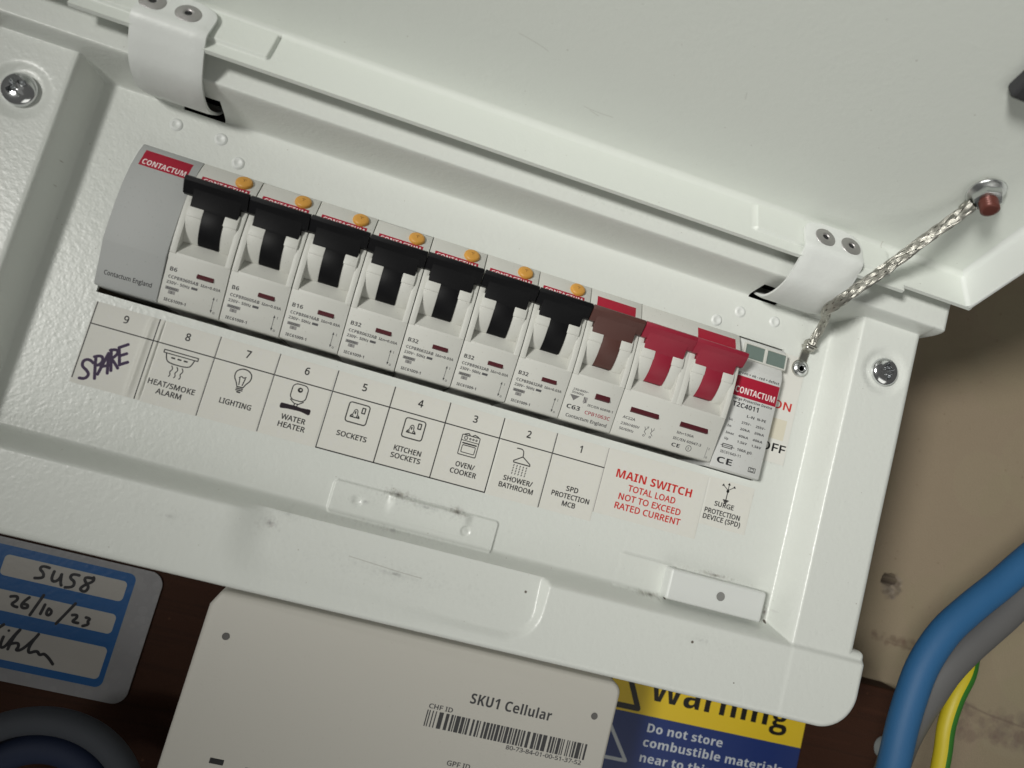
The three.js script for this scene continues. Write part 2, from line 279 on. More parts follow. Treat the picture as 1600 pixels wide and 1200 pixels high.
// cross-head screws
{
  const ev = new Evaluator(); ev.attributes = ['position', 'normal', 'uv'];
  const headPts = []; for (let i = 0; i <= 14; i++) { const a = i / 14 * Math.PI / 2; headPts.push([4.7 * Math.cos(a) + 0.001, 0.7 + 1.9 * Math.sin(a)]); }
  let head = new Brush(lathe([[0.001, -0.4], [4.3, -0.4], [4.7, 0.1], ...headPts], 48));
  head.updateMatrixWorld();
  const cut = (w, l, turn) => { const g = new THREE.CylinderGeometry(1, 0.5, 3.6, 4, 1); g.rotateY(Math.PI / 4); g.rotateX(Math.PI / 2); g.scale(l, w, 1); g.rotateZ(turn); g.translate(0, 0, 2.3); const b = new Brush(g); b.updateMatrixWorld(); return b; };
  for (const a of [0.25, 0.25 + Math.PI / 2]) head = ev.evaluate(head, cut(1.55, 5.2, a), SUBTRACTION);
  for (const a of [0.25 + Math.PI / 4, 0.25 - Math.PI / 4]) head = ev.evaluate(head, cut(0.4, 3.6, a), SUBTRACTION);
  const g0 = toCreasedNormals(clean(head.geometry.clone()), 0.5);
  SCREWS.forEach(([x, y], i) => { const g = g0.clone(); g.rotateZ(i ? 0 : 0.5); g.translate(x, y, 10.35); part('cover_screw', g, mScrew, unit, { label: i ? 'shiny cross-head screw on the right flange' : 'shiny cross-head screw on the left flange' }); });
}

// the lid: panel and hinge lip as one folded sheet, right lip welded on
const T = V(0, 0.415, 0.91), D = V(0, -0.91, 0.415);       // along the panel away from the hinge; along the lip away from the fold
const lidAt = (x, s, t) => V(x, 86.1 + D.y * s + T.y * t, 19.4 + D.z * s + T.z * t);
const lidSheet = new Sheet(-50, -20, 310, 140, 5, 'rgb(218,222,216)');
{
  const s = lidSheet; for (let i = 0; i < 900; i++) { s.c.globalAlpha = 0.03; s.disc(-50 + rnd() * 310, -20 + rnd() * 140, 1 + rnd() * 7, rnd() < 0.5 ? 'rgb(204,207,201)' : 'rgb(230,232,227)'); }
  s.c.globalAlpha = 0.3; for (const p of [[[94, 26], [100, 25.2], [103, 24]], [[118, 11.6], [121, 11], [127, 11.4]], [[120, 11], [123, 10.2]], [[157, 33], [157.8, 31]]]) s.curve(p, 'rgb(130,126,118)', 0.16); s.c.globalAlpha = 1; s.speckle(200, 'rgb(150,146,136)', 0.05, 0.2);
}
const mLid = std({ color: rgb(1, 1, 1), map: lidSheet.tex(), roughness: 0.42, bumpMap: rep(peel, 310 / 44, 140 / 44), bumpScale: 3.5e-5 });
function lidGeometry() {
  const th = 1.2, r = 2, x0 = -47.6, x1 = 256.6, n0 = -20.5, n1 = 232.2;
  const emb = (x, s) => { let o = 0; for (const [a, b] of [[-18.5, 30.6], [179.9, 227.4]]) { const d = rr(x, s, (a + b) / 2, 4, (b - a) / 2, 7.9, 0.8); o = Math.max(o, 1 - sm5(d / 0.9 + 0.5)); } return 1.1 * o; };
  const xs = []; for (let x = x0; x < x1;) { xs.push(x); const near = [-18.5, 30.6, 179.9, 227.4].some((e) => Math.abs(x - e) < 1.6); x += near ? 0.25 : 2; if (Math.abs(x - n0) < 1.0) x = n0; if (Math.abs(x - n1) < 1.0) x = n1; } xs.push(x1);
  const qs = []; for (let s = 15.9; s > r;) { qs.push(['s', s]); const st = (s < 13.2 && s > 10.6) ? 0.25 : 0.8; s -= st; if (Math.abs(s - 13.5) < 0.5) s = 13.5; }
  for (let i = 0; i <= 6; i++) qs.push(['a', i / 6 * Math.PI / 2]); for (let t = r + 4; t <= 118; t += 6) qs.push(['t', t]);
  const P = [], N = [], UV = [], I = [];
  const at = (x, q, off) => {
    let p, n, w;
    if (q[0] === 's') { p = lidAt(x, q[1], 0); n = T.clone(); w = -q[1]; } else if (q[0] === 't') { p = lidAt(x, 0, q[1]); n = D.clone(); w = q[1]; }
    else { const a = q[1]; n = T.clone().multiplyScalar(Math.cos(a)).addScaledVector(D, Math.sin(a)); p = lidAt(x, r, r).addScaledVector(n, -r); w = 0; }
    const e = q[0] === 's' ? emb(x, q[1]) : q[0] === 'a' ? emb(x, 1) * Math.cos(q[1]) ** 2 : 0;
    return [p.addScaledVector(n, off + (off === 0 ? e : 0)), n, w];
  };
  const put = (off) => {
    const b = P.length / 3, nq = qs.length;
    for (const x of xs) for (const q of qs) { const [p, n, w] = at(x, q, off); if (off === 0 && q[0] === 's') { const h = 0.1; const ex = (emb(x + h, q[1]) - emb(x - h, q[1])) / (2 * h), es = (emb(x, q[1] + h) - emb(x, q[1] - h)) / (2 * h); n.addScaledVector(V(1, 0, 0), -ex).addScaledVector(D, -es).normalize(); } P.push(p.x, p.y, p.z); N.push(...(off ? n.clone().negate() : n).toArray()); UV.push((x + 50) / 310, (w + 20) / 140); }
    for (let i = 0; i < xs.length - 1; i++) for (let j = 0; j < nq - 1; j++) {
      const xm = (xs[i] + xs[i + 1]) / 2; if (qs[j][0] === 's' && qs[j][1] > 13.51 && (xm > n1 || xm < n0)) continue;
      const a = b + i * nq + j, c = a + nq; if (off === 0) I.push(a, c, a + 1, c, c + 1, a + 1); else I.push(a, a + 1, c, c, a + 1, c + 1);
    }
  };
  put(0); put(-th);
  const g = new THREE.BufferGeometry(); g.setAttribute('position', new THREE.Float32BufferAttribute(P, 3)); g.setAttribute('normal', new THREE.Float32BufferAttribute(N, 3)); g.setAttribute('uv', new THREE.Float32BufferAttribute(UV, 2)); g.setIndex(I);
  // edges of the lip
  const rim = [], quad = (a, b, c, d) => { for (const v of [a, b, c, b, d, c]) rim.push(v.x, v.y, v.z); };
  const edge = (xa, xb, sa, sb) => { const A = lidAt(xa, sa, 0), B = lidAt(xb, sb, 0), A2 = A.clone().addScaledVector(T, -th), B2 = B.clone().addScaledVector(T, -th); quad(A, B, A2, B2); };
  edge(n0, n1, 15.9, 15.9); edge(n1, n1, 15.9, 13.5); edge(n1, x1 + 0.9, 13.5, 13.5); edge(n0, n0, 13.5, 15.9); edge(x0, n0, 13.5, 13.5);
  const e = new THREE.BufferGeometry(); e.setAttribute('position', new THREE.Float32BufferAttribute(rim, 3)); e.computeVertexNormals();
  return join([g, e]);
}
const lid = part('lid', lidGeometry(), mLid, unit, { label: 'white metal lid hinged open upwards, seen from inside' });
{
  // side lips: a slab standing on the panel with a small weld fillet
  const slab = (x0, x1, sgn) => {
    const g = new RoundedBoxGeometry(x1 - x0, 13.5, 119, 3, 0.5), p = g.attributes.position, n = g.attributes.normal;
    for (let i = 0; i < p.count; i++) { const q = lidAt((x0 + x1) / 2 + p.getX(i), 6.75 + p.getY(i), 58.3 + p.getZ(i)); p.setXYZ(i, q.x, q.y, q.z); const m = V(n.getX(i), 0, 0).addScaledVector(D, n.getY(i)).addScaledVector(T, n.getZ(i)); n.setXYZ(i, m.x, m.y, m.z); }
    const q = g.index ? g.toNonIndexed() : g;
    for (const a of Object.values(q.attributes)) for (let i = 0; i < a.count; i += 3) for (let c = 0; c < a.itemSize; c++) { const j = (i + 1) * a.itemSize + c, k = (i + 2) * a.itemSize + c, v = a.array[j]; a.array[j] = a.array[k]; a.array[k] = v; }
    return q;
  };
  const fillet = (x, sgn) => { const P = [], N = [], I = []; for (const t of [0, 118]) for (let i = 0; i <= 6; i++) { const a = i / 6 * Math.PI / 2, n = V(-sgn * Math.cos(a), 0, 0).addScaledVector(D, Math.sin(a)), p = lidAt(x - sgn * 1.8, 1.8, t).addScaledVector(n, -1.8); P.push(p.x, p.y, p.z); N.push(n.x, n.y, n.z); }
    for (let i = 0; i < 6; i++) I.push(i, i + 1, i + 7, i + 1, i + 8, i + 7); const g = new THREE.BufferGeometry(); g.setAttribute('position', new THREE.Float32BufferAttribute(P, 3)); g.setAttribute('normal', new THREE.Float32BufferAttribute(N, 3)); g.setIndex(I); return g; };
  const seam = (x, sgn) => { const P = [], N = [], I = []; for (const s of [1, 13.4]) for (let i = 0; i <= 6; i++) { const a = i / 6 * Math.PI / 2, n = V(-sgn * Math.cos(a), 0, 0).addScaledVector(T, Math.sin(a)), p = lidAt(x - sgn * 1.2, s, 1.2).addScaledVector(n, -1.2); P.push(p.x, p.y, p.z); N.push(n.x, n.y, n.z); }
    for (let i = 0; i < 6; i++) I.push(i, i + 1, i + 7, i + 1, i + 8, i + 7); const g = new THREE.BufferGeometry(); g.setAttribute('position', new THREE.Float32BufferAttribute(P, 3)); g.setAttribute('normal', new THREE.Float32BufferAttribute(N, 3)); g.setIndex(I); return g; };
  part('side_lip', [slab(256.3, 257.6), fillet(256.3, 1), seam(256.3, 1)], mStrap, lid);
  part('side_lip', [slab(-48.6, -47.3), fillet(-47.3, -1), seam(-47.3, -1)], mStrap, lid);
  const catchBlock = new RoundedBoxGeometry(24, 5, 12, 3, 1.2); catchBlock.rotateX(Math.atan2(-0.415, 0.91)); const cp = lidAt(225.2, 2.4, 65); catchBlock.translate(cp.x, cp.y, cp.z);
  part('catch_pad', [catchBlock], std({ color: rgb(0.03, 0.03, 0.033), roughness: 0.6 }), lid, { label: 'black catch pad inside the lid' });
}
// hinge straps: sprung steel ribbons riveted to the lip, curling into slots in the cover
function ribbon(xa, xb) {
  const on = (s) => lidAt(0, s, 2.0);
  const path = [on(2.6), on(6), on(10), on(13.4)].map((p) => V(p.y, p.z, 0)); for (const [y, z] of [[71.2, 25.0], [68.3, 22.9], [64.9, 19.6], [62.7, 14.4], [62.1, 9], [63.4, 3.6], [65.6, -1], [68, -4]]) path.push(V(y, z, 0));
  const c = new THREE.CatmullRomCurve3(path, false, 'centripetal'), n = 90, L = c.getLength(), th = 0.75, P = [], N = [], I = [], m = 12;
  for (let i = 0; i <= n; i++) {
    const u = i / n, p = c.getPointAt(u), t = c.getTangentAt(u), nn = V(-t.y, t.x, 0); const d = u * L, r = 4.2, inset = d < r ? r - Math.sqrt(Math.max(0, r * r - (r - d) ** 2)) : 0;
    for (let k = 0; k < 2 * m; k++) { const side = k < m ? 1 : -1, w = k < m ? k / (m - 1) : 1 - (k - m) / (m - 1), rim = (w === 0 || w === 1) ? 0.55 : 1; const x = xa + inset + (xb - xa - 2 * inset) * w; P.push(x, p.x + nn.x * th * side * rim, p.y + nn.y * th * side * rim); }
  }
  const w2 = 2 * m; for (let i = 0; i < n; i++) for (let k = 0; k < w2; k++) { const a = i * w2 + k, b = i * w2 + (k + 1) % w2; I.push(a, b, a + w2, b, b + w2, a + w2); }
  for (let k = 1; k < w2 - 1; k++) I.push(0, k, k + 1);
  const g = new THREE.BufferGeometry(); g.setAttribute('position', new THREE.Float32BufferAttribute(P, 3)); g.setIndex(I); g.computeVertexNormals();
  const cg = toCreasedNormals(g.toNonIndexed(), 0.9); planarUV(cg, 0, 0, 1, 1); return cg;
}
const eyelet = lathe([[0.85, -1.2], [0.9, 0.1], [1.1, 0.5], [1.6, 0.62], [2.2, 0.42], [2.9, 0.36], [3.35, 0.22], [3.5, 0.0], [3.5, -0.3]], 34);
const eyeletHole = lathe([[0.01, 0.22], [1.0, 0.22]], 16);
const toLip = new THREE.Matrix4().makeBasis(V(1, 0, 0), D.clone().negate(), T.clone());
[[-4.8, 14.9, [-1.4, 8.0]], [195.8, 215.8, [202.6, 211.6]]].forEach(([xa, xb, rx], i) => {
  part('hinge_strap', ribbon(xa, xb), mStrap, lid, { label: i ? 'curved white hinge strap on the right, below the braid' : 'curved white hinge strap at the upper left' });
  for (const x of rx) for (const [g, m, nm] of [[eyelet, mRivet, 'rivet'], [eyeletHole, mDark, 'rivet_bore']]) { const q = g.clone().applyMatrix4(toLip), p = lidAt(x, 8.0, 2.65); q.translate(p.x, p.y, p.z); part(nm, [q], m, lid); }
});

// earth braid from the lid bolt to the cover
{
  const braidPts = [[233, 94.2, 46.4], [231.1, 90.3, 42], [227.1, 83.9, 37], [222.2, 76.5, 33], [217.3, 69.7, 30], [213.9, 64.6, 26.5], [212.8, 61.6, 21], [214, 61.4, 15.5], [217.9, 61, 10], [219.3, 58.4, 6], [219.3, 55.2, 4], [219.4, 53.0, 3]];
  const curve = new THREE.CatmullRomCurve3(braidPts.map((p) => V(...p)), false, 'centripetal'), n = 200, F = curve.computeFrenetFrames(n, false), strands = [];
  const L = curve.getLength(), turns = L / 38, ns = 7;
  for (let dir = -1; dir <= 1; dir += 2) for (let k = 0; k < ns; k++) for (let w = -1.5; w <= 1.5; w++) {
    const pts = [];
    for (let i = 0; i <= n; i++) {
      const u = i / n, p = curve.getPointAt(u), phase = (k / ns) * 2 * Math.PI + dir * turns * 2 * Math.PI * u;
      const over = Math.sin(ns * turns * 2 * Math.PI * u + (dir > 0 ? k : k + 0.5) * Math.PI * 2 * 0.5 + (dir > 0 ? 0 : Math.PI));
      const a = phase + w * 0.17, sq = 1 - 0.15 * Math.abs(w), rx = (2.05 + 0.15 * over * sq) * (1 + 0.07 * Math.sin(u * 23 + k)), ry = (1.15 + 0.15 * over * sq);
      pts.push(p.clone().addScaledVector(F.normals[i], ry * Math.sin(a)).addScaledVector(F.binormals[i], rx * Math.cos(a)));
    }
    strands.push(new THREE.TubeGeometry(new THREE.CatmullRomCurve3(pts), n, 0.165, 5, false));
  }
  const braid = part('earth_braid', strands, mTin, unit, { label: 'braided tinned copper earth strap from the lid to the cover' });
  part('braid_core', [tube(braidPts, 0.95, 80, 10)], std({ color: rgb(0.2, 0.17, 0.13), metalness: 0.8, roughness: 0.5 }), braid);
  // crimped lug and rivet on the cover
  const lug = new THREE.Shape(); lug.absarc(0, 0, 3.1, -0.3 * Math.PI + 0.2, 1.3 * Math.PI - 0.2 - Math.PI * 0, false); lug.closePath();
  const ringS = new THREE.Shape(); ringS.absarc(0, 0, 3.0, 0, Math.PI * 2); const tongue = roundRect(-1.5, 2.4, 1.5, 6.5, 0.5);
  const place = (g, dz) => { g.rotateZ(-0.1); g.translate(218.4, 44.4, dz); return g; };
  part('ring_terminal', [place(extZ(ringS, 0.1, 0.9, 0.2), 0), place(extZ(tongue, 0.15, 0.85, 0.2), 0), place(box(-1.9, 1.9, 6, 10.4, 0.1, 3.6, 1.2), 0), place(box(-2.1, 2.1, 7.3, 8.4, 0.05, 3.8, 0.5), 0)], mTin, braid);
  part('rivet', [lathe([[0.8, 0.4], [0.85, 1.6], [1.2, 2.1], [1.8, 2.0], [2.5, 1.5], [2.8, 1.0], [2.8, 0.8]], 28).translate(218.3, 44.2, 0)], mZinc, braid);
  part('rivet_bore', [lathe([[0.01, 0.9], [0.9, 0.9]], 16).translate(218.3, 44.2, 0)], mDark, braid);
  // bolt on the lid: washer nut, red locked thread
  const ax = new THREE.Matrix4().makeBasis(V(1, 0, 0), T.clone(), D.clone()), at = lidAt(234.6, 0, 31.2), put = (g) => g.applyMatrix4(ax).translate(at.x, at.y, at.z);
  const hex = new THREE.Shape(); for (let i = 0; i < 6; i++) hex[i ? 'lineTo' : 'moveTo'](4.1 * Math.cos(i * Math.PI / 3 + 0.3), 4.1 * Math.sin(i * Math.PI / 3 + 0.3));
  part('ring_terminal', [put(extZ(roundRect(-4, -4.2, 4, 4.2, 3.9), 0.2, 1.1, 0.2)), put(box(-1.9, 1.9, -8, -3.5, 0.3, 1.5, 0.4))], mTin, braid);
  part('flange_nut', [put(lathe([[0.01, 1.1], [5.0, 1.1], [5.2, 1.5], [4.9, 1.9], [4.2, 2.4], [3.6, 2.8]], 40)), put(extZ(hex, 1.4, 5.0, 0.5, 0.4))], mZinc, braid, { label: 'zinc flange nut holding the braid to the lid' });
  const bolt = []; for (let i = 0; i <= 22; i++) { const z = 4.4 + i * 0.2; bolt.push([2.35 + (i % 4 < 2 ? 0.12 : -0.1) - (i > 20 ? 0.5 : 0), z]); } bolt.push([0.01, 8.8]);
  part('red_bolt_end', [put(lathe(bolt, 24))], std({ color: rgb(0.14, 0.04, 0.03), roughness: 0.4, metalness: 0.3 }), braid, { label: 'bolt end coated dull red' });
}

// ---------------------------------------------------------------- circuit labels on the cover
const INK = 'rgb(14,13,15)', PAPER = 'rgb(219,218,211)', PEN = 'rgb(38,8,58)', RED = 'rgb(196,48,44)';
const lab = new Sheet(-1, -32, 223, 33, 9, PAPER);
{
  const s = lab, v = (i, y) => s.line([[17.8 * i, 0], [17.8 * i, y]], INK, 0.28);
  for (let i = 0; i < 3000; i++) { s.c.globalAlpha = 0.04; s.disc(-1 + rnd() * 223, -32 + rnd() * 33, 0.1 + rnd() * 0.7, rnd() < 0.5 ? 'rgb(200,197,190)' : 'rgb(230,228,222)'); } s.c.globalAlpha = 1;
  s.line([[0, -6.5], [160.2, -6.5]], INK, 0.3);
  [-22.8, -24.2, -24.2, -24, -24.1, -24.1, -24.1, -24.1, -24.2].forEach((y, i) => v(i, y)); s.line([[160.2, 0], [160.2, -24]], 'rgb(110,104,104)', 0.16); s.line([[71.2, -24.1], [124.6, -24.1]], INK, 0.3);
  '987654321'.split('').forEach((d, i) => s.text(d, 17.8 * i + 8.95, -3.85, 2.1, INK, { align: 'center' }));
  // 9: hand written SPARE
  const pen = (p) => s.curve(p, PEN, 0.82);
  pen([[4.2, -17.4], [3.0, -16.6], [1.4, -17.4], [1.6, -19.2], [3.2, -19.9], [4.2, -21.0], [3.4, -22.6], [2.0, -22.6]]);
  pen([[4.4, -15.6], [5.0, -18.4], [5.9, -21.6]]); pen([[4.0, -15.6], [5.6, -14.6], [6.6, -15.8], [6.0, -17.6], [4.9, -18.0]]);
  pen([[6.3, -20.2], [6.9, -16.4], [7.3, -13.6]]); pen([[7.3, -13.6], [8.0, -16.4], [8.7, -19.2]]); pen([[6.5, -17.9], [8.6, -16.8]]);
  pen([[7.7, -12.4], [8.5, -15.2], [9.4, -18.2]]); pen([[7.5, -12.6], [9.2, -11.6], [9.9, -13.2], [8.5, -14.9]]); pen([[8.6, -14.9], [10.0, -16.0], [10.9, -17.0]]);
  pen([[9.6, -11.4], [10.5, -13.8], [11.1, -16.0]]); pen([[9.5, -11.2], [11.6, -9.6]]); pen([[10.4, -13.4], [12.0, -12.3]]); pen([[11.1, -15.9], [13.0, -14.6]]);
  // 8: alarm
  const L = (p, w = 0.25, close) => s.line(p, INK, w, close);
  L([[21.6, -8.05], [31.4, -8.05], [31.4, -8.9], [21.6, -8.9]], 0.25, true); s.curve([[22.4, -9], [22.8, -10.8], [23.8, -11.5], [26.5, -11.7], [29.2, -11.5], [30.1, -10.8], [30.5, -9]], INK, 0.28);
  for (const x of [24.2, 26, 27.8]) L([[x, -9.9], [x + 0.8, -9.9]], 0.4);
  for (const x of [24.9, 26.4, 27.9]) s.curve([[x, -12.2], [x + 0.7, -13], [x - 0.2, -14], [x + 0.4, -14.9], [x, -15.4]], INK, 0.24);
  s.text('HEAT/SMOKE', 26.6, -18.8, 1.62, INK, { w: 13.7, align: 'center' }); s.text('ALARM', 26.6, -21.1, 1.62, INK, { w: 7.4, align: 'center' });
  // 7: bulb
  s.curve([[44, -12.6], [43.6, -11.6], [42.6, -10.4], [42.6, -8.6], [43.7, -7.6], [45, -7.3], [46.3, -7.6], [47.4, -8.6], [47.4, -10.4], [46.4, -11.6], [46, -12.6]], INK, 0.28); for (const y of [-12.9, -13.4, -13.9]) L([[44.1, y], [45.9, y + 0.1]], 0.3); L([[44.6, -14.4], [45.4, -14.4]], 0.4);
  L([[44.5, -12.2], [44.2, -10]]); L([[45.5, -12.2], [45.8, -10]]); s.curve([[44, -10.2], [44.6, -9.4], [45.2, -10.2], [45.9, -9.6]], INK, 0.24);
  s.text('LIGHTING', 45.2, -18.7, 1.6, INK, { w: 9.6, align: 'center' });
  // 6: water heater, a pen bar over the top line
  s.frame(59.6, -12.2, 64.3, -7.2, INK, 0.25, 1.5); L([[60, -12.2], [61.4, -13.2], [62.6, -13.2], [63.9, -12.2]]); s.disc(62, -8.9, 0.75, INK); s.disc(62.1, -8.8, 0.3, PAPER); L([[61.5, -13.2], [61.5, -14]]); L([[62.4, -13.2], [62.4, -14]]);
  for (let i = 0; i < 6; i++) s.curve([[58.1, -14.4 - (i % 3) * 0.3], [60, -14.3 - (i % 2) * 0.4], [63, -14.6 + (i % 3) * 0.15], [66.2, -14.3 - (i % 3) * 0.35]], 'rgb(28,16,26)', 1.0);
  s.text('WATER', 62.5, -18.5, 1.6, INK, { w: 7.3, align: 'center' }); s.text('HEATER', 62.5, -20.9, 1.6, INK, { w: 8.3, align: 'center' });
  // 5, 4: sockets
  for (const x of [77.1, 94.8]) { s.frame(x, -14.1, x + 6.4, -8.0, INK, 0.3, 0.8); s.frame(x + 4.3, -10.6, x + 5.2, -9, INK, 0.3); s.curve([[x + 1.2, -12.2], [x + 2, -11.4], [x + 2, -10.2], [x + 2.7, -9.8], [x + 3.2, -10.4], [x + 3.1, -11.4], [x + 4, -12.2]], INK, 0.22); L([[x + 1.2, -12.4], [x + 4, -12.4]]); s.frame(x + 1.3, -12.2, x + 2, -11.8, INK, 0.16); s.frame(x + 3.1, -12.2, x + 3.8, -11.8, INK, 0.16); L([[x + 2.5, -11.2], [x + 2.5, -10.6]], 0.35); }
  s.text('SOCKETS', 80.5, -18.9, 1.6, INK, { w: 9.4, align: 'center' }); s.text('KITCHEN', 98, -18.6, 1.6, INK, { w: 8.9, align: 'center' }); s.text('SOCKETS', 98, -21, 1.6, INK, { w: 9.5, align: 'center' });
  // 3: cooker
  s.frame(113.1, -14.6, 118.8, -8.3, INK, 0.22, 0.3); L([[113.1, -10.1], [118.8, -10.1]], 0.2); s.ring(114.4, -9.2, 0.5, INK, 0.2); for (const x of [115.8, 116.8, 117.8]) s.ring(x, -9.25, 0.25, INK, 0.16); L([[113.8, -10.9], [118.2, -10.9]], 0.35); s.frame(113.9, -13.8, 118.1, -11.5, INK, 0.2, 0.3); L([[113.8, -8.1], [115, -7.7], [115.4, -8.1]], 0.25); L([[116.4, -8.1], [117, -7.7], [118.2, -8.1]], 0.25);
  s.text('OVEN/', 116.4, -18.4, 1.6, INK, { w: 6.2, align: 'center' }); s.text('COOKER', 116.4, -20.8, 1.6, INK, { w: 8.5, align: 'center' });
  // 2: shower
  s.curve([[131, -8], [132.4, -7.8], [133.3, -8.4], [133.5, -9.6], [133.5, -10.2]], INK, 0.26); L([[133.5, -10.2], [130.9, -12], [131, -12.5], [136.4, -12.5], [136.3, -12], [133.5, -10.2]], 0.26); for (let i = 0; i < 5; i++) for (let j = 0; j < 4; j++) L([[131.4 + i * 1.05, -13.2 - j * 0.85], [131.3 + i * 1.05, -13.6 - j * 0.85]], 0.22);
  s.text('SHOWER/', 133.9, -18.6, 1.6, INK, { w: 9.7, align: 'center' }); s.text('BATHROOM', 133.9, -21, 1.6, INK, { w: 11.6, align: 'center' });
  // 1
  s.text('SPD', 151.8, -16.8, 1.6, INK, { w: 4.2, align: 'center' }); s.text('PROTECTION', 151.8, -19.2, 1.6, INK, { w: 13.1, align: 'center' }); s.text('MCB', 151.8, -21.6, 1.6, INK, { w: 4.7, align: 'center' });
  s.text('MAIN SWITCH', 178, -8.2, 2.65, RED, { w: 27.4, bold: true, align: 'center' }); s.text('TOTAL LOAD', 178.1, -11.7, 2.0, RED, { w: 16.8, align: 'center' }); s.text('NOT TO EXCEED', 178.1, -14.9, 2.0, RED, { w: 22.2, align: 'center' }); s.text('RATED CURRENT', 178.1, -18, 2.0, RED, { w: 23.3, align: 'center' });
  L([[203.5, -2.2], [203.5, -5.8]], 0.25); s.disc(203.5, -2.9, 0.5, INK); L([[202.6, -6], [204.4, -6]], 0.35); L([[202.9, -6.4], [204.1, -6.4]], 0.3); L([[203.2, -6.8], [203.8, -6.8]], 0.3);
  for (const [x, y] of [[201.5, -1.2], [203.5, -0.5], [205.5, -1.1]]) { L([[203.5, -2.6], [x, y]], 0.18); s.poly([[x - 0.5, y - 0.3], [x + 0.5, y - 0.3], [x, y + 0.45]], INK); }
  s.text('SURGE', 203.4, -8.6, 1.55, INK, { w: 7.2, align: 'center' }); s.text('PROTECTION', 203.4, -11.3, 1.55, INK, { w: 13.2, align: 'center' }); s.text('DEVICE (SPD)', 203.6, -13.5, 1.55, INK, { w: 13.8, align: 'center' });
}
const mLab = std({ map: lab.tex(), roughness: 0.45, specularIntensity: 0.5 });
const tagLabel = (x0, x1, y1, y0, label, z = 0.1) => {
  const nx = Math.max(4, Math.ceil((x1 - x0) / 0.3)), ny = 12, g = new THREE.PlaneGeometry(x1 - x0, y1 - y0, nx, ny); g.translate((x0 + x1) / 2, (y0 + y1) / 2, 0); const p = g.attributes.position;
  for (let i = 0; i < p.count; i++) { const x = p.getX(i), y = p.getY(i); let h = height(x, y) + z; if (x0 < 1) h += 0.5 * Math.exp(-(((x - 15.9 - 0.01 * y) / 0.75) ** 2)) + 0.45 * Math.exp(-(((x - 18.9 - 0.01 * y) / 0.55) ** 2)); if (x < x0 + 0.05 || x > x1 - 0.05 || y < y0 + 0.05 || y > y1 - 0.05) h = height(x, y) + 0.02; p.setZ(i, h); }
  g.computeVertexNormals(); return part('circuit_label', lab.uv(g), mLab, unit, { label });
};
tagLabel(-0.4, 19.35, 0.1, -24.3, 'paper label 9 with SPARE handwritten in purple pen');
tagLabel(19.4, 35.5, 0.1, -24.5, 'paper label 8 with alarm symbol, HEAT/SMOKE ALARM'); tagLabel(35.55, 53.3, 0.1, -24.4, 'paper label 7 with bulb symbol, LIGHTING'); tagLabel(53.35, 70.9, 0.1, -24.3, 'paper label 6 with boiler symbol, WATER HEATER, one line struck out');
tagLabel(71.0, 124.8, 0.1, -24.3, 'paper strip 5, 4, 3 with two sockets and a cooker'); tagLabel(124.9, 142.3, 0.1, -24.4, 'paper label 2 with shower symbol, SHOWER/BATHROOM'); tagLabel(142.35, 160.1, 0.1, -24.2, 'paper label 1, SPD PROTECTION MCB');
tagLabel(160.15, 196.0, 0.3, -21, 'paper label MAIN SWITCH in red letters'); tagLabel(196.1, 212.8, 0.4, -15.5, 'paper label SURGE PROTECTION DEVICE (SPD)');
{
  const s = new Sheet(206, 10, 15, 38.4, 16, 'rgb(219,218,212)'); s.text('ON', 211.6, 28.9, 2.7, RED, { w: 7.6, bold: false }); s.text('OFF', 210.6, 14.3, 2.7, INK, { w: 9.6, bold: false }); s.rect(212, 18.5, 218.5, 25.5, 'rgb(214,208,190)');
  const g = new THREE.PlaneGeometry(8.9, 37.4); g.translate(216.2, 29.2, 0.2); part('circuit_label', s.uv(g), std({ map: s.tex(), roughness: 0.5 }), unit, { label: 'upright ON and OFF label beside the surge protector' });
}

// ---------------------------------------------------------------- breakers
const P17 = 17.6, BX = (k) => (k === 0 ? -0.9 : 16.85 + P17 * (k - 1)), GAP = 0.13;
const KEYED = { bodyFill: 'rgb(205,205,199)' };
const arch = [[19.2, 8.6], [24, 9.3], [29, 9.6], [34, 9.5], [38, 9.0]];
function shellGeometry(w, cheeks = true, poles = 1) {
  const gs = [];
  gs.push(extX([[4.4, -22], [4.4, 4.3], [4.9, 4.8], [9, 5.8], [13, 6.7], [18.3, 8.25], [19.3, 8.35], [23.4, 5.4], [26, -22]], GAP, w - GAP, 0.12));
  gs.push(extX([[35.2, -22], [35.2, 8.7], [38.5, 8.5], [43, 6.9], [47.4, 4.3], [47.9, 3.7], [48, -22]], GAP, w - GAP, 0.15));
  const arc = (r, y0, y1, n = 8) => { const o = []; const a0 = Math.acos(cl2((y0 - 31.65) / r)), a1 = Math.acos(cl2((y1 - 31.65) / r)); for (let i = 0; i <= n; i++) { const a = a0 + (a1 - a0) * i / n; o.push([31.65 + r * Math.cos(a), r * Math.sin(a)]); } return o; };
  for (let k = 0; k < poles; k++) {
    const x = k * P17;
    for (const [a, b] of [[x + 1.7, x + 6.1], [x + 12.1, x + 16]]) { gs.push(extX([[23.4, -2], ...arc(10, 23.35, 30.2), [30.2, -2]], a, b, 0.1)); gs.push(extX([[30.1, -2], ...arc(10.4, 30.15, 34.4, 5), [34.4, -2]], a, b, 0.12)); }
    for (const [a, b] of [[x + (k ? -0.1 : GAP), x + 1.95], [x + 15.75, x + (k < poles - 1 ? 17.7 : P17 - GAP)]]) gs.push(extX([[19.0, 2], [18.9, 8.7], ...arch, [38, 2]], a, b, 0.2));
  }
  return planarUV(join(gs), 0, 0, w, 50);
}
const cl2 = (t) => Math.max(-1, Math.min(1, t));
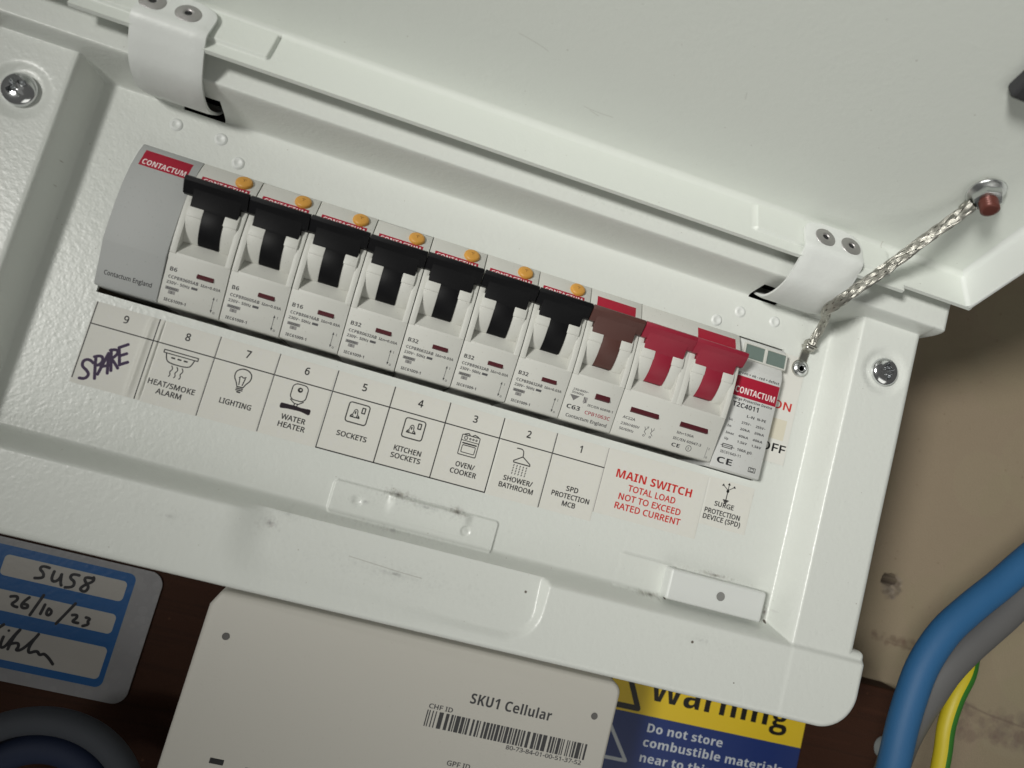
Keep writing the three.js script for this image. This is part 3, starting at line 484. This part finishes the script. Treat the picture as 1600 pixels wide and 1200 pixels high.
function toggleGeometry(wide = [0.1, 17.5]) {
  const o = []; const a0 = Math.acos(cl2((23.55 - 31.65) / 10.25)), a1 = Math.acos(cl2((33.4 - 31.65) / 10.25)); for (let i = 0; i <= 10; i++) { const a = a0 + (a1 - a0) * i / 10; o.push([31.65 + 10.25 * Math.cos(a), 10.25 * Math.sin(a)]); }
  const stem = extX([[23.6, 0], ...o, [34, 0]], 6.1, 12.2, 0.1);
  const body = extX([[33.0, 8], [32.4, 10.1], [33.4, 10.5], [36.1, 11.1], [39.2, 13.0], [40.0, 12.6], [40.2, 11.0], [37, 9.4]], 2.1, 15.6, 0.18);
  const bar = extX([[36.0, 9.5], [36.1, 10.9], [39.3, 13.25], [40.5, 13.2], [40.9, 12.4], [40.2, 11.2], [38, 9.4]], wide[0], wide[1], 0.22);
  return planarUV(join([stem, body, bar]), 0, 0, 1, 1);
}
const bodyMaterial = (s, rough = 0.5) => std({ map: s.tex(), roughness: rough, bumpMap: rep(grain, 1, 2.5), bumpScale: 1.2e-5 });
const DK = 'rgb(40,40,43)', LOGO = 'rgb(166,18,48)';
function logo(s, x0, y0, x1, y1, base, h) { s.rect(x0, y0, x1, y1, LOGO); s.text('CONTACTUM', (x0 + x1) / 2, base, h, 'rgb(238,226,224)', { w: (x1 - x0) * 0.93, bold: true, align: 'center' }); }
function sheetRCBO(rate, code) {
  const s = new Sheet(0, 0, 17.6, 50, 20, KEYED.bodyFill); s.speckle(160, 'rgb(188,186,178)', 0.05, 0.2);
  logo(s, 1.7, 38.2, 15.5, 43.25, 41.45, 1.25);
  s.text(rate, 1.2, 14.0, 1.15, 'rgb(20,20,22)', { bold: true, w: rate.length * 1.12 }); s.text(code, 1.3, 11.95, 0.86, DK, { w: 8.6, bold: true }); s.text('230V~ 50Hz', 1.2, 10.4, 0.8, DK, { w: 6.6, bold: true }); s.rect(8.2, 10.5, 10, 11.2, 'rgb(80,80,82)', 0.1);
  s.text('I\u0394n=0.03A', 10.5, 12.0, 0.78, DK, { w: 5.7, bold: true }); s.rect(1.3, 8.7, 5.1, 9.6, 'rgb(128,127,125)'); s.text('6000', 1.6, 8.8, 0.65, DK, { w: 3 }); s.rect(2.3, 7.6, 4.3, 8.6, 'rgb(140,139,137)'); s.text('3', 2.9, 7.7, 0.7, DK, {});
  s.text('IEC61009-1', 1.6, 5.4, 0.8, DK, { w: 6.4, bold: true }); s.line([[14.95, 9.6], [14.95, 6.2]], DK, 0.13); s.poly([[14.65, 9.4], [15.25, 9.4], [14.95, 10.2]], DK); s.poly([[14.65, 6.4], [15.25, 6.4], [14.95, 5.6]], DK); s.text('I', 15.75, 9.3, 0.6, DK); s.text('O', 15.5, 5.5, 0.6, DK);
  return s;
}
const shell = shellGeometry(P17), toggle = toggleGeometry(), toggleEnd = toggleGeometry([-0.8, 17.5]);
const flag = box(8.95, 13.75, 13.95, 15.75, 6.6, 7.15, 0.12); flag.translate(0, 0, 0); 
const tilt = (g, y, z, a) => { g.translate(0, -y, -z); g.rotateX(a); g.translate(0, y, z); return g; };
const flagGeo = tilt(box(8.95, 13.75, 13.95, 15.75, 6.3, 7.42, 0.12), 14.85, 7.2, -0.29);
const button = (() => { const g = lathe([[0.01, 1.25], [1.3, 1.2], [2.0, 1.05], [2.4, 0.75], [2.5, 0.2], [2.5, -1]], 26); g.rotateX(-0.58); g.translate(12.9, 45.2, 5.5); return g; })();
const buttonMark = (() => { const g = join([box(-0.5, 0.5, 0.35, 0.55, 1.2, 1.34, 0.05), box(-0.1, 0.1, -0.5, 0.4, 1.2, 1.34, 0.05)]); g.rotateX(-0.58); g.translate(12.9, 45.2, 5.5); return g; })();
const rear = box(0.3, 17.3, -12, 62, -46, -22, 0.4);
const GROUP = 'black switch breakers in the row';
function breaker(k, s, label) {
  const t = thing('circuit_breaker', label, 'breaker', [BX(k), (rnd() - 0.5) * 0.22, (rnd() - 0.5) * 0.3], GROUP);
  part('housing', shell, bodyMaterial(s), t, { local: true }); part('rear_housing', [rear], mPlastic, t, { local: true });
  part('toggle', k === 1 ? toggleEnd : toggle, mBlack, t, { local: true }); part('status_flag', [flagGeo], mFlag, t, { local: true });
  const b = part('test_button', [button], mOrange, t, { local: true }); part('button_mark', [buttonMark], std({ color: rgb(0.4, 0.2, 0.04), roughness: 0.5 }), b, { local: true });
  return t;
}
const s6 = sheetRCBO('B6', 'CCPBR0605AB'), s16 = sheetRCBO('B16', 'CCPBR0616AB'), s32 = sheetRCBO('B32', 'CCPBR0632AB');
breaker(1, s6, 'B6 breaker with black toggle, right beside the grey blanking module'); breaker(2, s6, 'second B6 breaker with black toggle, left of the B16 one'); breaker(3, s16, 'B16 breaker with black toggle, the only one marked B16');
breaker(4, s32, 'B32 breaker with black toggle directly right of the B16 breaker'); breaker(5, s32, 'second B32 breaker from the left, above the label numbered 4'); breaker(6, s32, 'third B32 breaker from the left, above the label numbered 3'); breaker(7, s32, 'B32 breaker with black toggle beside the brown toggle breaker');
{ // blanking module
  const t = thing('blanking_module', 'plain grey blanking module without a switch at the left end of the row', 'blanking module', [BX(0), 0, 0]), w = 17.75;
  const s = new Sheet(0, 0, w, 50, 20, 'rgb(176,178,177)'); s.speckle(200, 'rgb(160,162,160)', 0.05, 0.2); logo(s, 1.9, 40.8, 15.4, 46.1, 41.4, 1.7); s.text('Contactum England', 2.2, 7.7, 1.25, DK, { w: 13.4 });
  part('housing', planarUV(extX([[4.3, -22], [4.3, 4.5], [4.8, 5.0], [10, 6.5], [16.6, 8.6], [17.2, 8.8], [22, 9.1], [28, 9.2], [34, 8.8], [40, 7.6], [45, 5.6], [47.6, 4.1], [48, 3.5], [48, -22]], GAP, w - GAP, 0.25), 0, 0, w, 50), bodyMaterial(s, 0.62), t, { local: true });
  part('rear_housing', [rear], mPlastic, t, { local: true });
}
{ // miniature breaker, brown toggle
  const t = thing('circuit_breaker', 'C63 breaker with a brown toggle, left of the red main switch', 'breaker', [BX(8), 0, 0]);
  const s = new Sheet(0, 0, 17.6, 50, 20, KEYED.bodyFill); s.speckle(160, 'rgb(188,186,178)', 0.05, 0.2); logo(s, 2.2, 38, 15.4, 45.6, 40.6, 1.5);
  s.text('230/400V~', 1.8, 14.2, 0.65, DK, { w: 5.2 }); s.text('50/60Hz', 1.7, 13.2, 0.62, DK, { w: 4 }); s.poly([[1.4, 12.7], [4.6, 12.7], [3, 11]], 'rgb(110,108,108)'); s.rect(6, 11.2, 7.3, 13, 'rgb(150,148,146)'); s.line([[6.1, 12.8], [7, 11.6], [6.4, 11]], DK, 0.15);
  s.text('IEC/EN 60898-1', 7.8, 10.5, 0.72, DK, { w: 8.8 }); s.text('C63', 1.3, 8.3, 1.35, 'rgb(30,30,34)', { bold: true, w: 4.7 }); s.text('CPB1063C', 7.6, 8.0, 1.05, 'rgb(150,40,52)', { w: 8.6 }); s.text('Contactum England', 2.0, 5.7, 0.98, DK, { w: 13.9 });
  part('housing', shell, bodyMaterial(s), t, { local: true }); part('rear_housing', [rear], mPlastic, t, { local: true }); part('toggle', toggle, mBrown, t, { local: true }); part('status_flag', [flagGeo.clone().translate(0.4, -0.6, 0.1)], mFlag, t, { local: true });
}
{ // main switch, two poles
  const t = thing('main_switch', 'double width main switch with joined red toggles', 'switch', [BX(9), 0, 0]), w = 35.2;
  const s = new Sheet(0, 0, w, 50, 20, KEYED.bodyFill); s.speckle(300, 'rgb(188,186,178)', 0.05, 0.2); logo(s, 19.8, 38, 33.4, 45.8, 40.6, 1.5);
  s.text('AC22A', 2.4, 10.2, 0.8, DK, { w: 4.2 }); s.text('230V/400V', 2.3, 8.2, 0.75, DK, { w: 6.4 }); s.text('50/60Hz', 2.3, 6.5, 0.75, DK, { w: 5 });
  for (const x of [10.4, 12.6]) { s.line([[x, 9.4], [x + 0.4, 8.6]], DK, 0.15); s.line([[x + 0.9, 9.2], [x + 0.2, 8.0], [x + 1, 7.2]], DK, 0.15); s.ring(x + 0.4, 6.7, 0.3, DK, 0.13); s.text(x < 11 ? 'N' : 'L', x + 0.8, 9.2, 0.6, DK); }
  s.text('Ith=100A', 21, 10.3, 0.75, DK, { w: 6 }); s.text('IEC/EN 60947-3', 20.4, 8.3, 0.78, DK, { w: 10 }); s.text('CE', 20.5, 6.0, 1.15, DK, { w: 3.2, bold: true }); s.ring(26.6, 6.7, 0.9, DK, 0.16); s.text('S', 26.25, 6.35, 0.7, DK); s.line([[32.7, 8.8], [32.7, 5.2]], 'rgb(140,138,138)', 0.18); s.text('I', 33.2, 8, 0.6, DK); s.text('O', 33, 5.2, 0.6, DK);
  part('housing', shellGeometry(w, true, 2), bodyMaterial(s), t, { local: true }); part('rear_housing', [rear.clone().translate(0, 0, 0), rear.clone().translate(P17, 0, 0)], mPlastic, t, { local: true });
  part('toggle', toggleGeometry([0.1, 17.65]), mRed, t, { local: true }); part('toggle', toggleGeometry([0.02, 17.9]).translate(P17, 0, 0), mRed, t, { local: true });
  for (const x of [0, 17.2]) part('status_flag', [tilt(box(4.0 + x, 13.6 + x, 12.7, 14.8, 6.1, 7.2, 0.12), 13.75, 6.9, -0.27)], mFlag, t, { local: true });
}
{ // surge protector
  const t = thing('surge_protector', 'narrow surge protector with red brand label and two grey windows, right end of the row', 'surge protector', [193.0, 0, 0]), w = 17.7, o = -193;
  const s = new Sheet(0, 0, w, 50, 24, 'rgb(206,207,205)'); s.speckle(160, 'rgb(188,186,178)', 0.05, 0.2);
  s.text('green = ok - red = defect', 2.0, 35.5, 0.85, DK, { w: 15, bold: true }); logo(s, 1.7, 28.1, 17.5, 34.9, 29.3, 2.1); s.text('Surge Protective Device', 2.2, 26.9, 0.85, DK, { w: 14.4, bold: true }); s.text('T2C4011', 2.6, 24.6, 1.6, 'rgb(36,36,40)', { w: 9.8, bold: true });
  s.text('L-N', 8.4, 22, 0.85, DK, { w: 3, bold: true }); s.text('N-PE', 12.2, 22, 0.85, DK, { w: 3.4, bold: true });
  [['Uc', '275V~', '255V~', 19.6], ['In', '20kA', '20kA', 17.4], ['Imax', '40kA', '40kA', 15.1], ['Up', '1.5kV', '1.5kV', 13.1]].forEach(([a, b, c, y]) => { s.text(a, 2.6, y, 0.8, DK, { w: a.length * 0.75, bold: true }); s.text(b, 7.2, y, 0.8, DK, { w: 3.6, bold: true }); s.text(c, 12.4, y, 0.8, DK, { w: 3.6, bold: true }); });
  s.frame(2.6, 10.5, 6, 11.6, DK, 0.25); s.line([[2, 11.05], [6.8, 11.05]], DK, 0.2); s.text('100A gG', 7.8, 10.6, 0.85, DK, { w: 5.5, bold: true }); s.text('IEC61643-11', 2.3, 8.6, 0.8, DK, { w: 7.6 }); s.text('CE', 1.6, 5.1, 2.0, 'rgb(36,36,40)', { w: 6, bold: true });
  s.frame(13.4, 5, 15.8, 6.4, DK, 0.2); s.frame(14, 5.3, 15.2, 6.1, DK, 0.18);
  part('housing', planarUV(extX([[3.1, -22], [3.1, 4.0], [3.5, 4.6], [37.6, 4.8], [38.2, 4.6], [41.0, 3.2], [47.4, 2.6], [47.8, 2.2], [47.9, -22]], GAP, w, 0.2), 0, 0, w, 50), bodyMaterial(s), t, { local: true });
  part('rear_housing', [rear], mPlastic, t, { local: true });
  const frame = roundRect(2.6, 40.9, 18.4, 46.6, 0.3); for (const [a, b] of [[3.2, 10.1], [11.1, 18.0]]) frame.holes.push(roundRect(a, 41.4, b, 46.1, 0.2, new THREE.Path()));
  const fr = tilt(extZ(frame, 2.9, 3.9, 0.1), 43.7, 3, -0.09); part('window_frame', [fr], mPlastic, t, { local: true });
  for (const [a, b] of [[3.2, 10.1], [11.1, 18.0]]) part('status_window', [tilt(box(a, b, 41.4, 46.1, 2.6, 3.5, 0.1), 43.7, 3, -0.09)], std({ color: rgb(0.16, 0.21, 0.19), roughness: 0.25, clearcoat: 0.6, clearcoatRoughness: 0.15 }), t, { local: true });
}

// ---------------------------------------------------------------- things below the fuse box
{ // communications box
  const b = thing('white_hub_box', 'white plastic hub box with barcode and SKU1 Cellular print below the fuse box', 'hub box', [122, -130, -55]);
  const s = new Sheet(50, -180, 145, 106, 9, 'rgb(198,195,187)'), k = 'rgb(58,58,60)'; s.speckle(700, 'rgb(192,188,180)', 0.05, 0.3);
  s.text('SKU1 Cellular', 140.6, -91.9, 3.3, k, { w: 28.4, bold: true }); s.text('CHF ID', 128, -95.9, 1.5, k, { w: 8.2 }); s.text('80-73-84-01-00-51-37-52', 156.3, -103.6, 1.3, k, { w: 26.6 }); s.text('GPF ID', 138.6, -112.2, 1.6, k, { w: 8 });
  for (let x = 128; x < 183.4;) { const w = [0.35, 0.7, 1.05, 0.35, 1.4][Math.floor(rnd() * 5)]; s.rect(x, -101.8, Math.min(x + w, 183.5), -96.6, k); x += w + [0.35, 0.35, 0.7, 0.4, 0.9][Math.floor(rnd() * 5)]; }
  const sh = new THREE.Shape(); sh.moveTo(52.2, -178); sh.lineTo(191.8, -178); sh.lineTo(190.6, -81); sh.absarc(186.6, -79, 4, 0, Math.PI / 2); sh.lineTo(58.5, -74.8); sh.quadraticCurveTo(55.6, -74.8, 54.8, -76.2); sh.lineTo(52.9, -80); sh.closePath();
  const g = extZ(sh, -54.9, -15, 1.3, 0.9), mBox = std({ map: s.tex(), roughness: 0.5, bumpMap: rep(grain, 7, 5), bumpScale: 2e-5 });
  part('casing', s.uv(g), mBox, b);
  const holeM = std({ color: rgb(0.13, 0.125, 0.12), roughness: 0.8 });
  for (const [x, y] of [[60.6, -88.2], [183.3, -87.2]]) part('screw_hole', [lathe([[0.01, 0], [0.95, 0], [1.15, 0.1]], 18).translate(x, y, -14.96)], holeM, b);
  for (const [x, y] of [[69, -124.9], [80, -125.8]]) part('vent_slot', [box(x - 2.2, x + 2.2, y - 0.9, y + 0.9, -15.4, -14.9, 0.4)], mDark, b);
}
{ // warning sign
  const t = thing('warning_sign', 'yellow and blue warning sign reading Do not store combustible materials', 'sign', [240, -110, -55]);
  const s = new Sheet(172, -165, 117, 97, 8, 'rgb(222,190,40)'), BL = 'rgb(26,48,110)', WH = 'rgb(196,200,206)', BK = 'rgb(20,17,14)';
  s.rect(172, -165, 290, -94.6, BL); s.text('Warning', 219, -88.4, 9.2, BK, { w: 62, bold: true }); 
  s.line([[187, -92.6], [215.6, -92.6], [201.3, -66]], BK, 2.2, true); s.text('!', 199.5, -90, 10, BK, { bold: true });
  s.line([[190, -113], [215.4, -113], [203, -96.8]], WH, 1.4, true); s.poly([[203.5, -101], [200.5, -106], [203, -106], [201.5, -110.5], [206, -105], [203.4, -105]], WH);
  s.text('Do not store', 220.9, -100.7, 3.3, WH, { w: 33.6, bold: true }); s.text('combustible materials', 220.7, -106.3, 3.3, WH, { w: 62, bold: true }); s.text('near to this equipment', 220.6, -112.3, 3.3, WH, { w: 62, bold: true });
  const g = box(172, 288.6, -165, -68.4, -54.9, -54.3, 0.25); s.uv(g); g.translate(-240, 100, 0); g.rotateZ(0.014); g.translate(240, -100, 0);
  part('sign_plate', g, std({ map: s.tex(), roughness: 0.42 }), t);
}
{ // handwritten blue tag
  const t = thing('inspection_tag', 'laminated blue and white tag with three handwritten lines, lower left corner', 'tag', [-10, -131, -55]);
  const s = new Sheet(-50, -132, 80, 50, 12, 'rgb(140,139,142)'), BL = 'rgb(12,82,142)', W = 'rgb(172,168,163)', IK = 'rgb(14,12,20)';
  for (let i = 0; i < 400; i++) { s.c.globalAlpha = 0.07; s.disc(-50 + rnd() * 80, -132 + rnd() * 50, 0.3 + rnd() * 1.6, rnd() < 0.5 ? 'rgb(150,148,152)' : 'rgb(200,198,200)'); } s.c.globalAlpha = 1;
  s.rect(-60, -127, 20.2, -86.8, BL, 2.5); s.rect(-23.4, -97.0, 17.9, -89.8, W, 1.6); s.rect(-60, -108.6, 17.8, -101.6, W, 1.6); s.rect(-60, -124.4, 18.4, -113.2, W, 1.6);
  const p = (a) => s.curve(a, IK, 1.0);
  p([[-8.5, -91.2], [-10.6, -90.8], [-11.6, -92.2], [-9.6, -93.4], [-9.4, -95.2], [-12, -95.6]]); p([[-6.6, -92], [-7, -94.6], [-5.6, -95.6], [-4, -94], [-4, -92.4]]); p([[-4, -92.6], [-3.6, -95.6], [-3, -96]]); p([[1.6, -91.4], [-0.6, -91.2], [-1.2, -93], [1, -93.8], [0.8, -96], [-1.6, -96.4]]); p([[6.4, -91.4], [4, -91.2], [3.6, -92.6], [6, -94.4], [5.2, -96.6], [3, -96], [4.2, -94.2], [7.2, -92], [6.4, -91]]);
  p([[-17.4, -103.4], [-15.6, -102.6], [-14.8, -104], [-17, -106.2], [-14.4, -106.4]]); p([[-11.6, -102.4], [-13.4, -104.6], [-13, -106.4], [-11, -106], [-11.4, -104.6], [-13, -105]]); p([[-7.4, -100.6], [-8.4, -104], [-9.6, -108]]); p([[-6.0, -103.6], [-6.5, -106.9]]); p([[-4.4, -104.6], [-5, -106.4], [-3.6, -107], [-3, -105], [-4.4, -104.6]]); p([[3.4, -101], [1.4, -105], [-0.6, -109]]); p([[3.6, -105], [5, -104.4], [5.4, -105.6], [3.8, -107.4], [6.2, -107.2]]); p([[8.2, -104.8], [9.8, -104.8], [9, -106], [9.9, -107], [8, -107.8]]);
  p([[-22, -112.4], [-23.2, -117], [-24.2, -121.6]]); p([[-16.6, -113], [-20, -117], [-22.6, -117.6], [-19, -119], [-16, -121.4]]); p([[-15.4, -117], [-15.8, -120.4], [-14, -120.6], [-12.4, -116], [-10.6, -112.6], [-12.6, -117], [-12.8, -120.6]]); p([[-12.8, -119], [-10.6, -117.6], [-9.6, -119], [-10.4, -120.6], [-8.4, -120], [-5.4, -115], [-4.6, -113], [-6.6, -118], [-6.2, -120.8], [-3.6, -119], [-2.4, -120.6], [-0.8, -119.2], [2.6, -122.4]]); s.disc(-14.4, -114.6, 0.45, IK);
  const g = extZ(roundRect(-50, -131.4, 29.4, -84.4, 5), -54.9, -54.2, 0.15); part('tag_card', s.uv(g), std({ map: s.tex(), roughness: 0.45, clearcoat: 0.35, clearcoatRoughness: 0.25, bumpMap: rep(peelCover, 1.2, 0.8), bumpScale: 1.2e-4 }), t);
}
const mBlue = std({ color: rgb(0.02, 0.11, 0.26), roughness: 0.6, bumpMap: rep(grain, 6, 2), bumpScale: 3e-5 }), mGrey = std({ color: rgb(0.11, 0.108, 0.108), roughness: 0.65, bumpMap: rep(grain, 6, 2), bumpScale: 3e-5 });
{ // cables
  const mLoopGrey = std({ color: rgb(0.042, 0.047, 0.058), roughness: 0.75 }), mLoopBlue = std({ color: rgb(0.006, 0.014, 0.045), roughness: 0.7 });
  const cable = (name, label, pts, r, m, seg = 70) => { const t = thing(name, label, 'cable', pts[Math.floor(pts.length / 2)]); part('sheath', [tube(pts, r, seg, 22)], m, t); return t; };
  cable('blue_cable', 'thick blue cable curving down at the right edge', [[350, 36, -4], [332, 14.5, -1], [320.5, 2.3, 0], [312, -7.9, 0], [302.7, -18.1, 0], [293.9, -29.2, 0], [288, -42.2, 0], [285.9, -53.3, 0], [284.9, -63, 0], [284.6, -75.4, 0], [285.5, -110, -2], [287, -150, -6]], 5.0, mBlue);
  cable('grey_cable', 'grey sheathed cable running just below the thick blue one', [[352, 25, -6], [335, 6, -3], [325.8, -7.3, -3], [319.5, -17, -3], [312.5, -26, -3.5], [306.3, -34.1, -4], [301.2, -43, -5], [298.6, -52.7, -7], [297.6, -62, -10], [297, -73, -13], [296.5, -100, -16], [297, -150, -18]], 5.4, mGrey);
  const gs = new Sheet(0, 0, 1, 1, 128, 'rgb(196,178,36)'); gs.rect(0, 0.0, 1, 0.42, 'rgb(46,112,34)');
  const gt = gs.tex(); gt.wrapS = gt.wrapT = THREE.RepeatWrapping; gt.offset.set(0, 0.04);
  cable('earth_cable', 'thin green and yellow striped cable behind the grey one', [[320, -25, -13], [315.6, -33.4, -10], [311.5, -42, -6], [307.8, -50.9, -5], [306.4, -61, -5], [307, -70.7, -5], [308.5, -100, -7], [310, -150, -11]], 2.9, std({ map: gt, roughness: 0.5 }));
  // looped pair in the lower left corner
  const loop = (r, z, a0, a1) => { const o = []; for (let i = 0; i <= 14; i++) { const a = a0 + (a1 - a0) * i / 14; o.push([20.5 + r * 1.12 * Math.cos(a), -152.6 + r * 1.06 * Math.sin(a), z]); } return o; };
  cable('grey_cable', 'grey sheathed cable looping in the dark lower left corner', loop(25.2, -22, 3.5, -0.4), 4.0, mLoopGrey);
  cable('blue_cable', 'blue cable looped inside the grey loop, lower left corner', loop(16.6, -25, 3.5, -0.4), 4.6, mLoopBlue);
}
{
  const t = thing('wall_plug', 'small pale plastic plug on the dark board beside the blue cable', 'plug', [325, -86, -55]);
  part('plug_head', [lathe([[0.01, 2.2], [2.4, 2], [3.4, 1.2], [3.8, 0.1]], 20).scale(1, 1.15, 1).translate(325.5, -86, -55)], std({ color: rgb(0.2, 0.22, 0.22), roughness: 0.7 }), t);
}

// ---------------------------------------------------------------- lamps outside the picture
function lamp(name, label, d) {
  const at = V(...d.at), dir = V(...d.look).sub(at).normalize(), o = thing(name, label, 'lamp', d.at);
  o.quaternion.setFromUnitVectors(V(0, 0, -1), dir);
  const glow = new THREE.MeshStandardMaterial({ color: rgb(0.5, 0.5, 0.5), emissive: rgb(...d.color), emissiveIntensity: Math.min(2, d.power) }), metal = std({ color: rgb(0.6, 0.6, 0.6), roughness: 0.5 });
  if (d.radius) {                                   // round spot lamp
    part('lamp_housing', [lathe([[0.01, 90], [d.radius * 0.6, 86], [d.radius + 8, 30], [d.radius + 8, 4], [d.radius + 1, 4]], 40)], metal, o, { local: true });
    part('lamp_lens', [lathe([[0.01, 4], [d.radius, 5]], 40)], glow, o, { local: true });
    const l = new THREE.SpotLight(rgb(...d.color), d.power, 0, d.angle, 1, 2); l.name = name + '_light'; l.position.copy(at).multiplyScalar(S).addScaledVector(dir, 0.004); l.target.position.set(...d.look).multiplyScalar(S); l.castShadow = true; l.shadow.radius = d.radius * S / 0.02;
    scene.add(l, l.target); return;
  }
  part('lamp_housing', [box(-d.w / 2 - 12, d.w / 2 + 12, -d.h / 2 - 12, d.h / 2 + 12, 4, 40, 3)], metal, o, { local: true });
  part('lamp_diffuser', [box(-d.w / 2, d.w / 2, -d.h / 2, d.h / 2, 0.5, 3.5, 1)], glow, o, { local: true });
  const l = new THREE.RectAreaLight(rgb(...d.color), d.power, d.w * S, d.h * S); l.name = name + '_light'; l.position.copy(at.multiplyScalar(S)).addScaledVector(dir, 0.002); l.lookAt(V(...d.look).multiplyScalar(S)); scene.add(l);
}
lamp('spot_lamp', 'round spot lamp out of the picture to the upper left', KEY);
lamp('soft_lamp_panel', 'wide dim lamp panel out of the picture, low in front', FILL);

renderer.render(scene, camera);
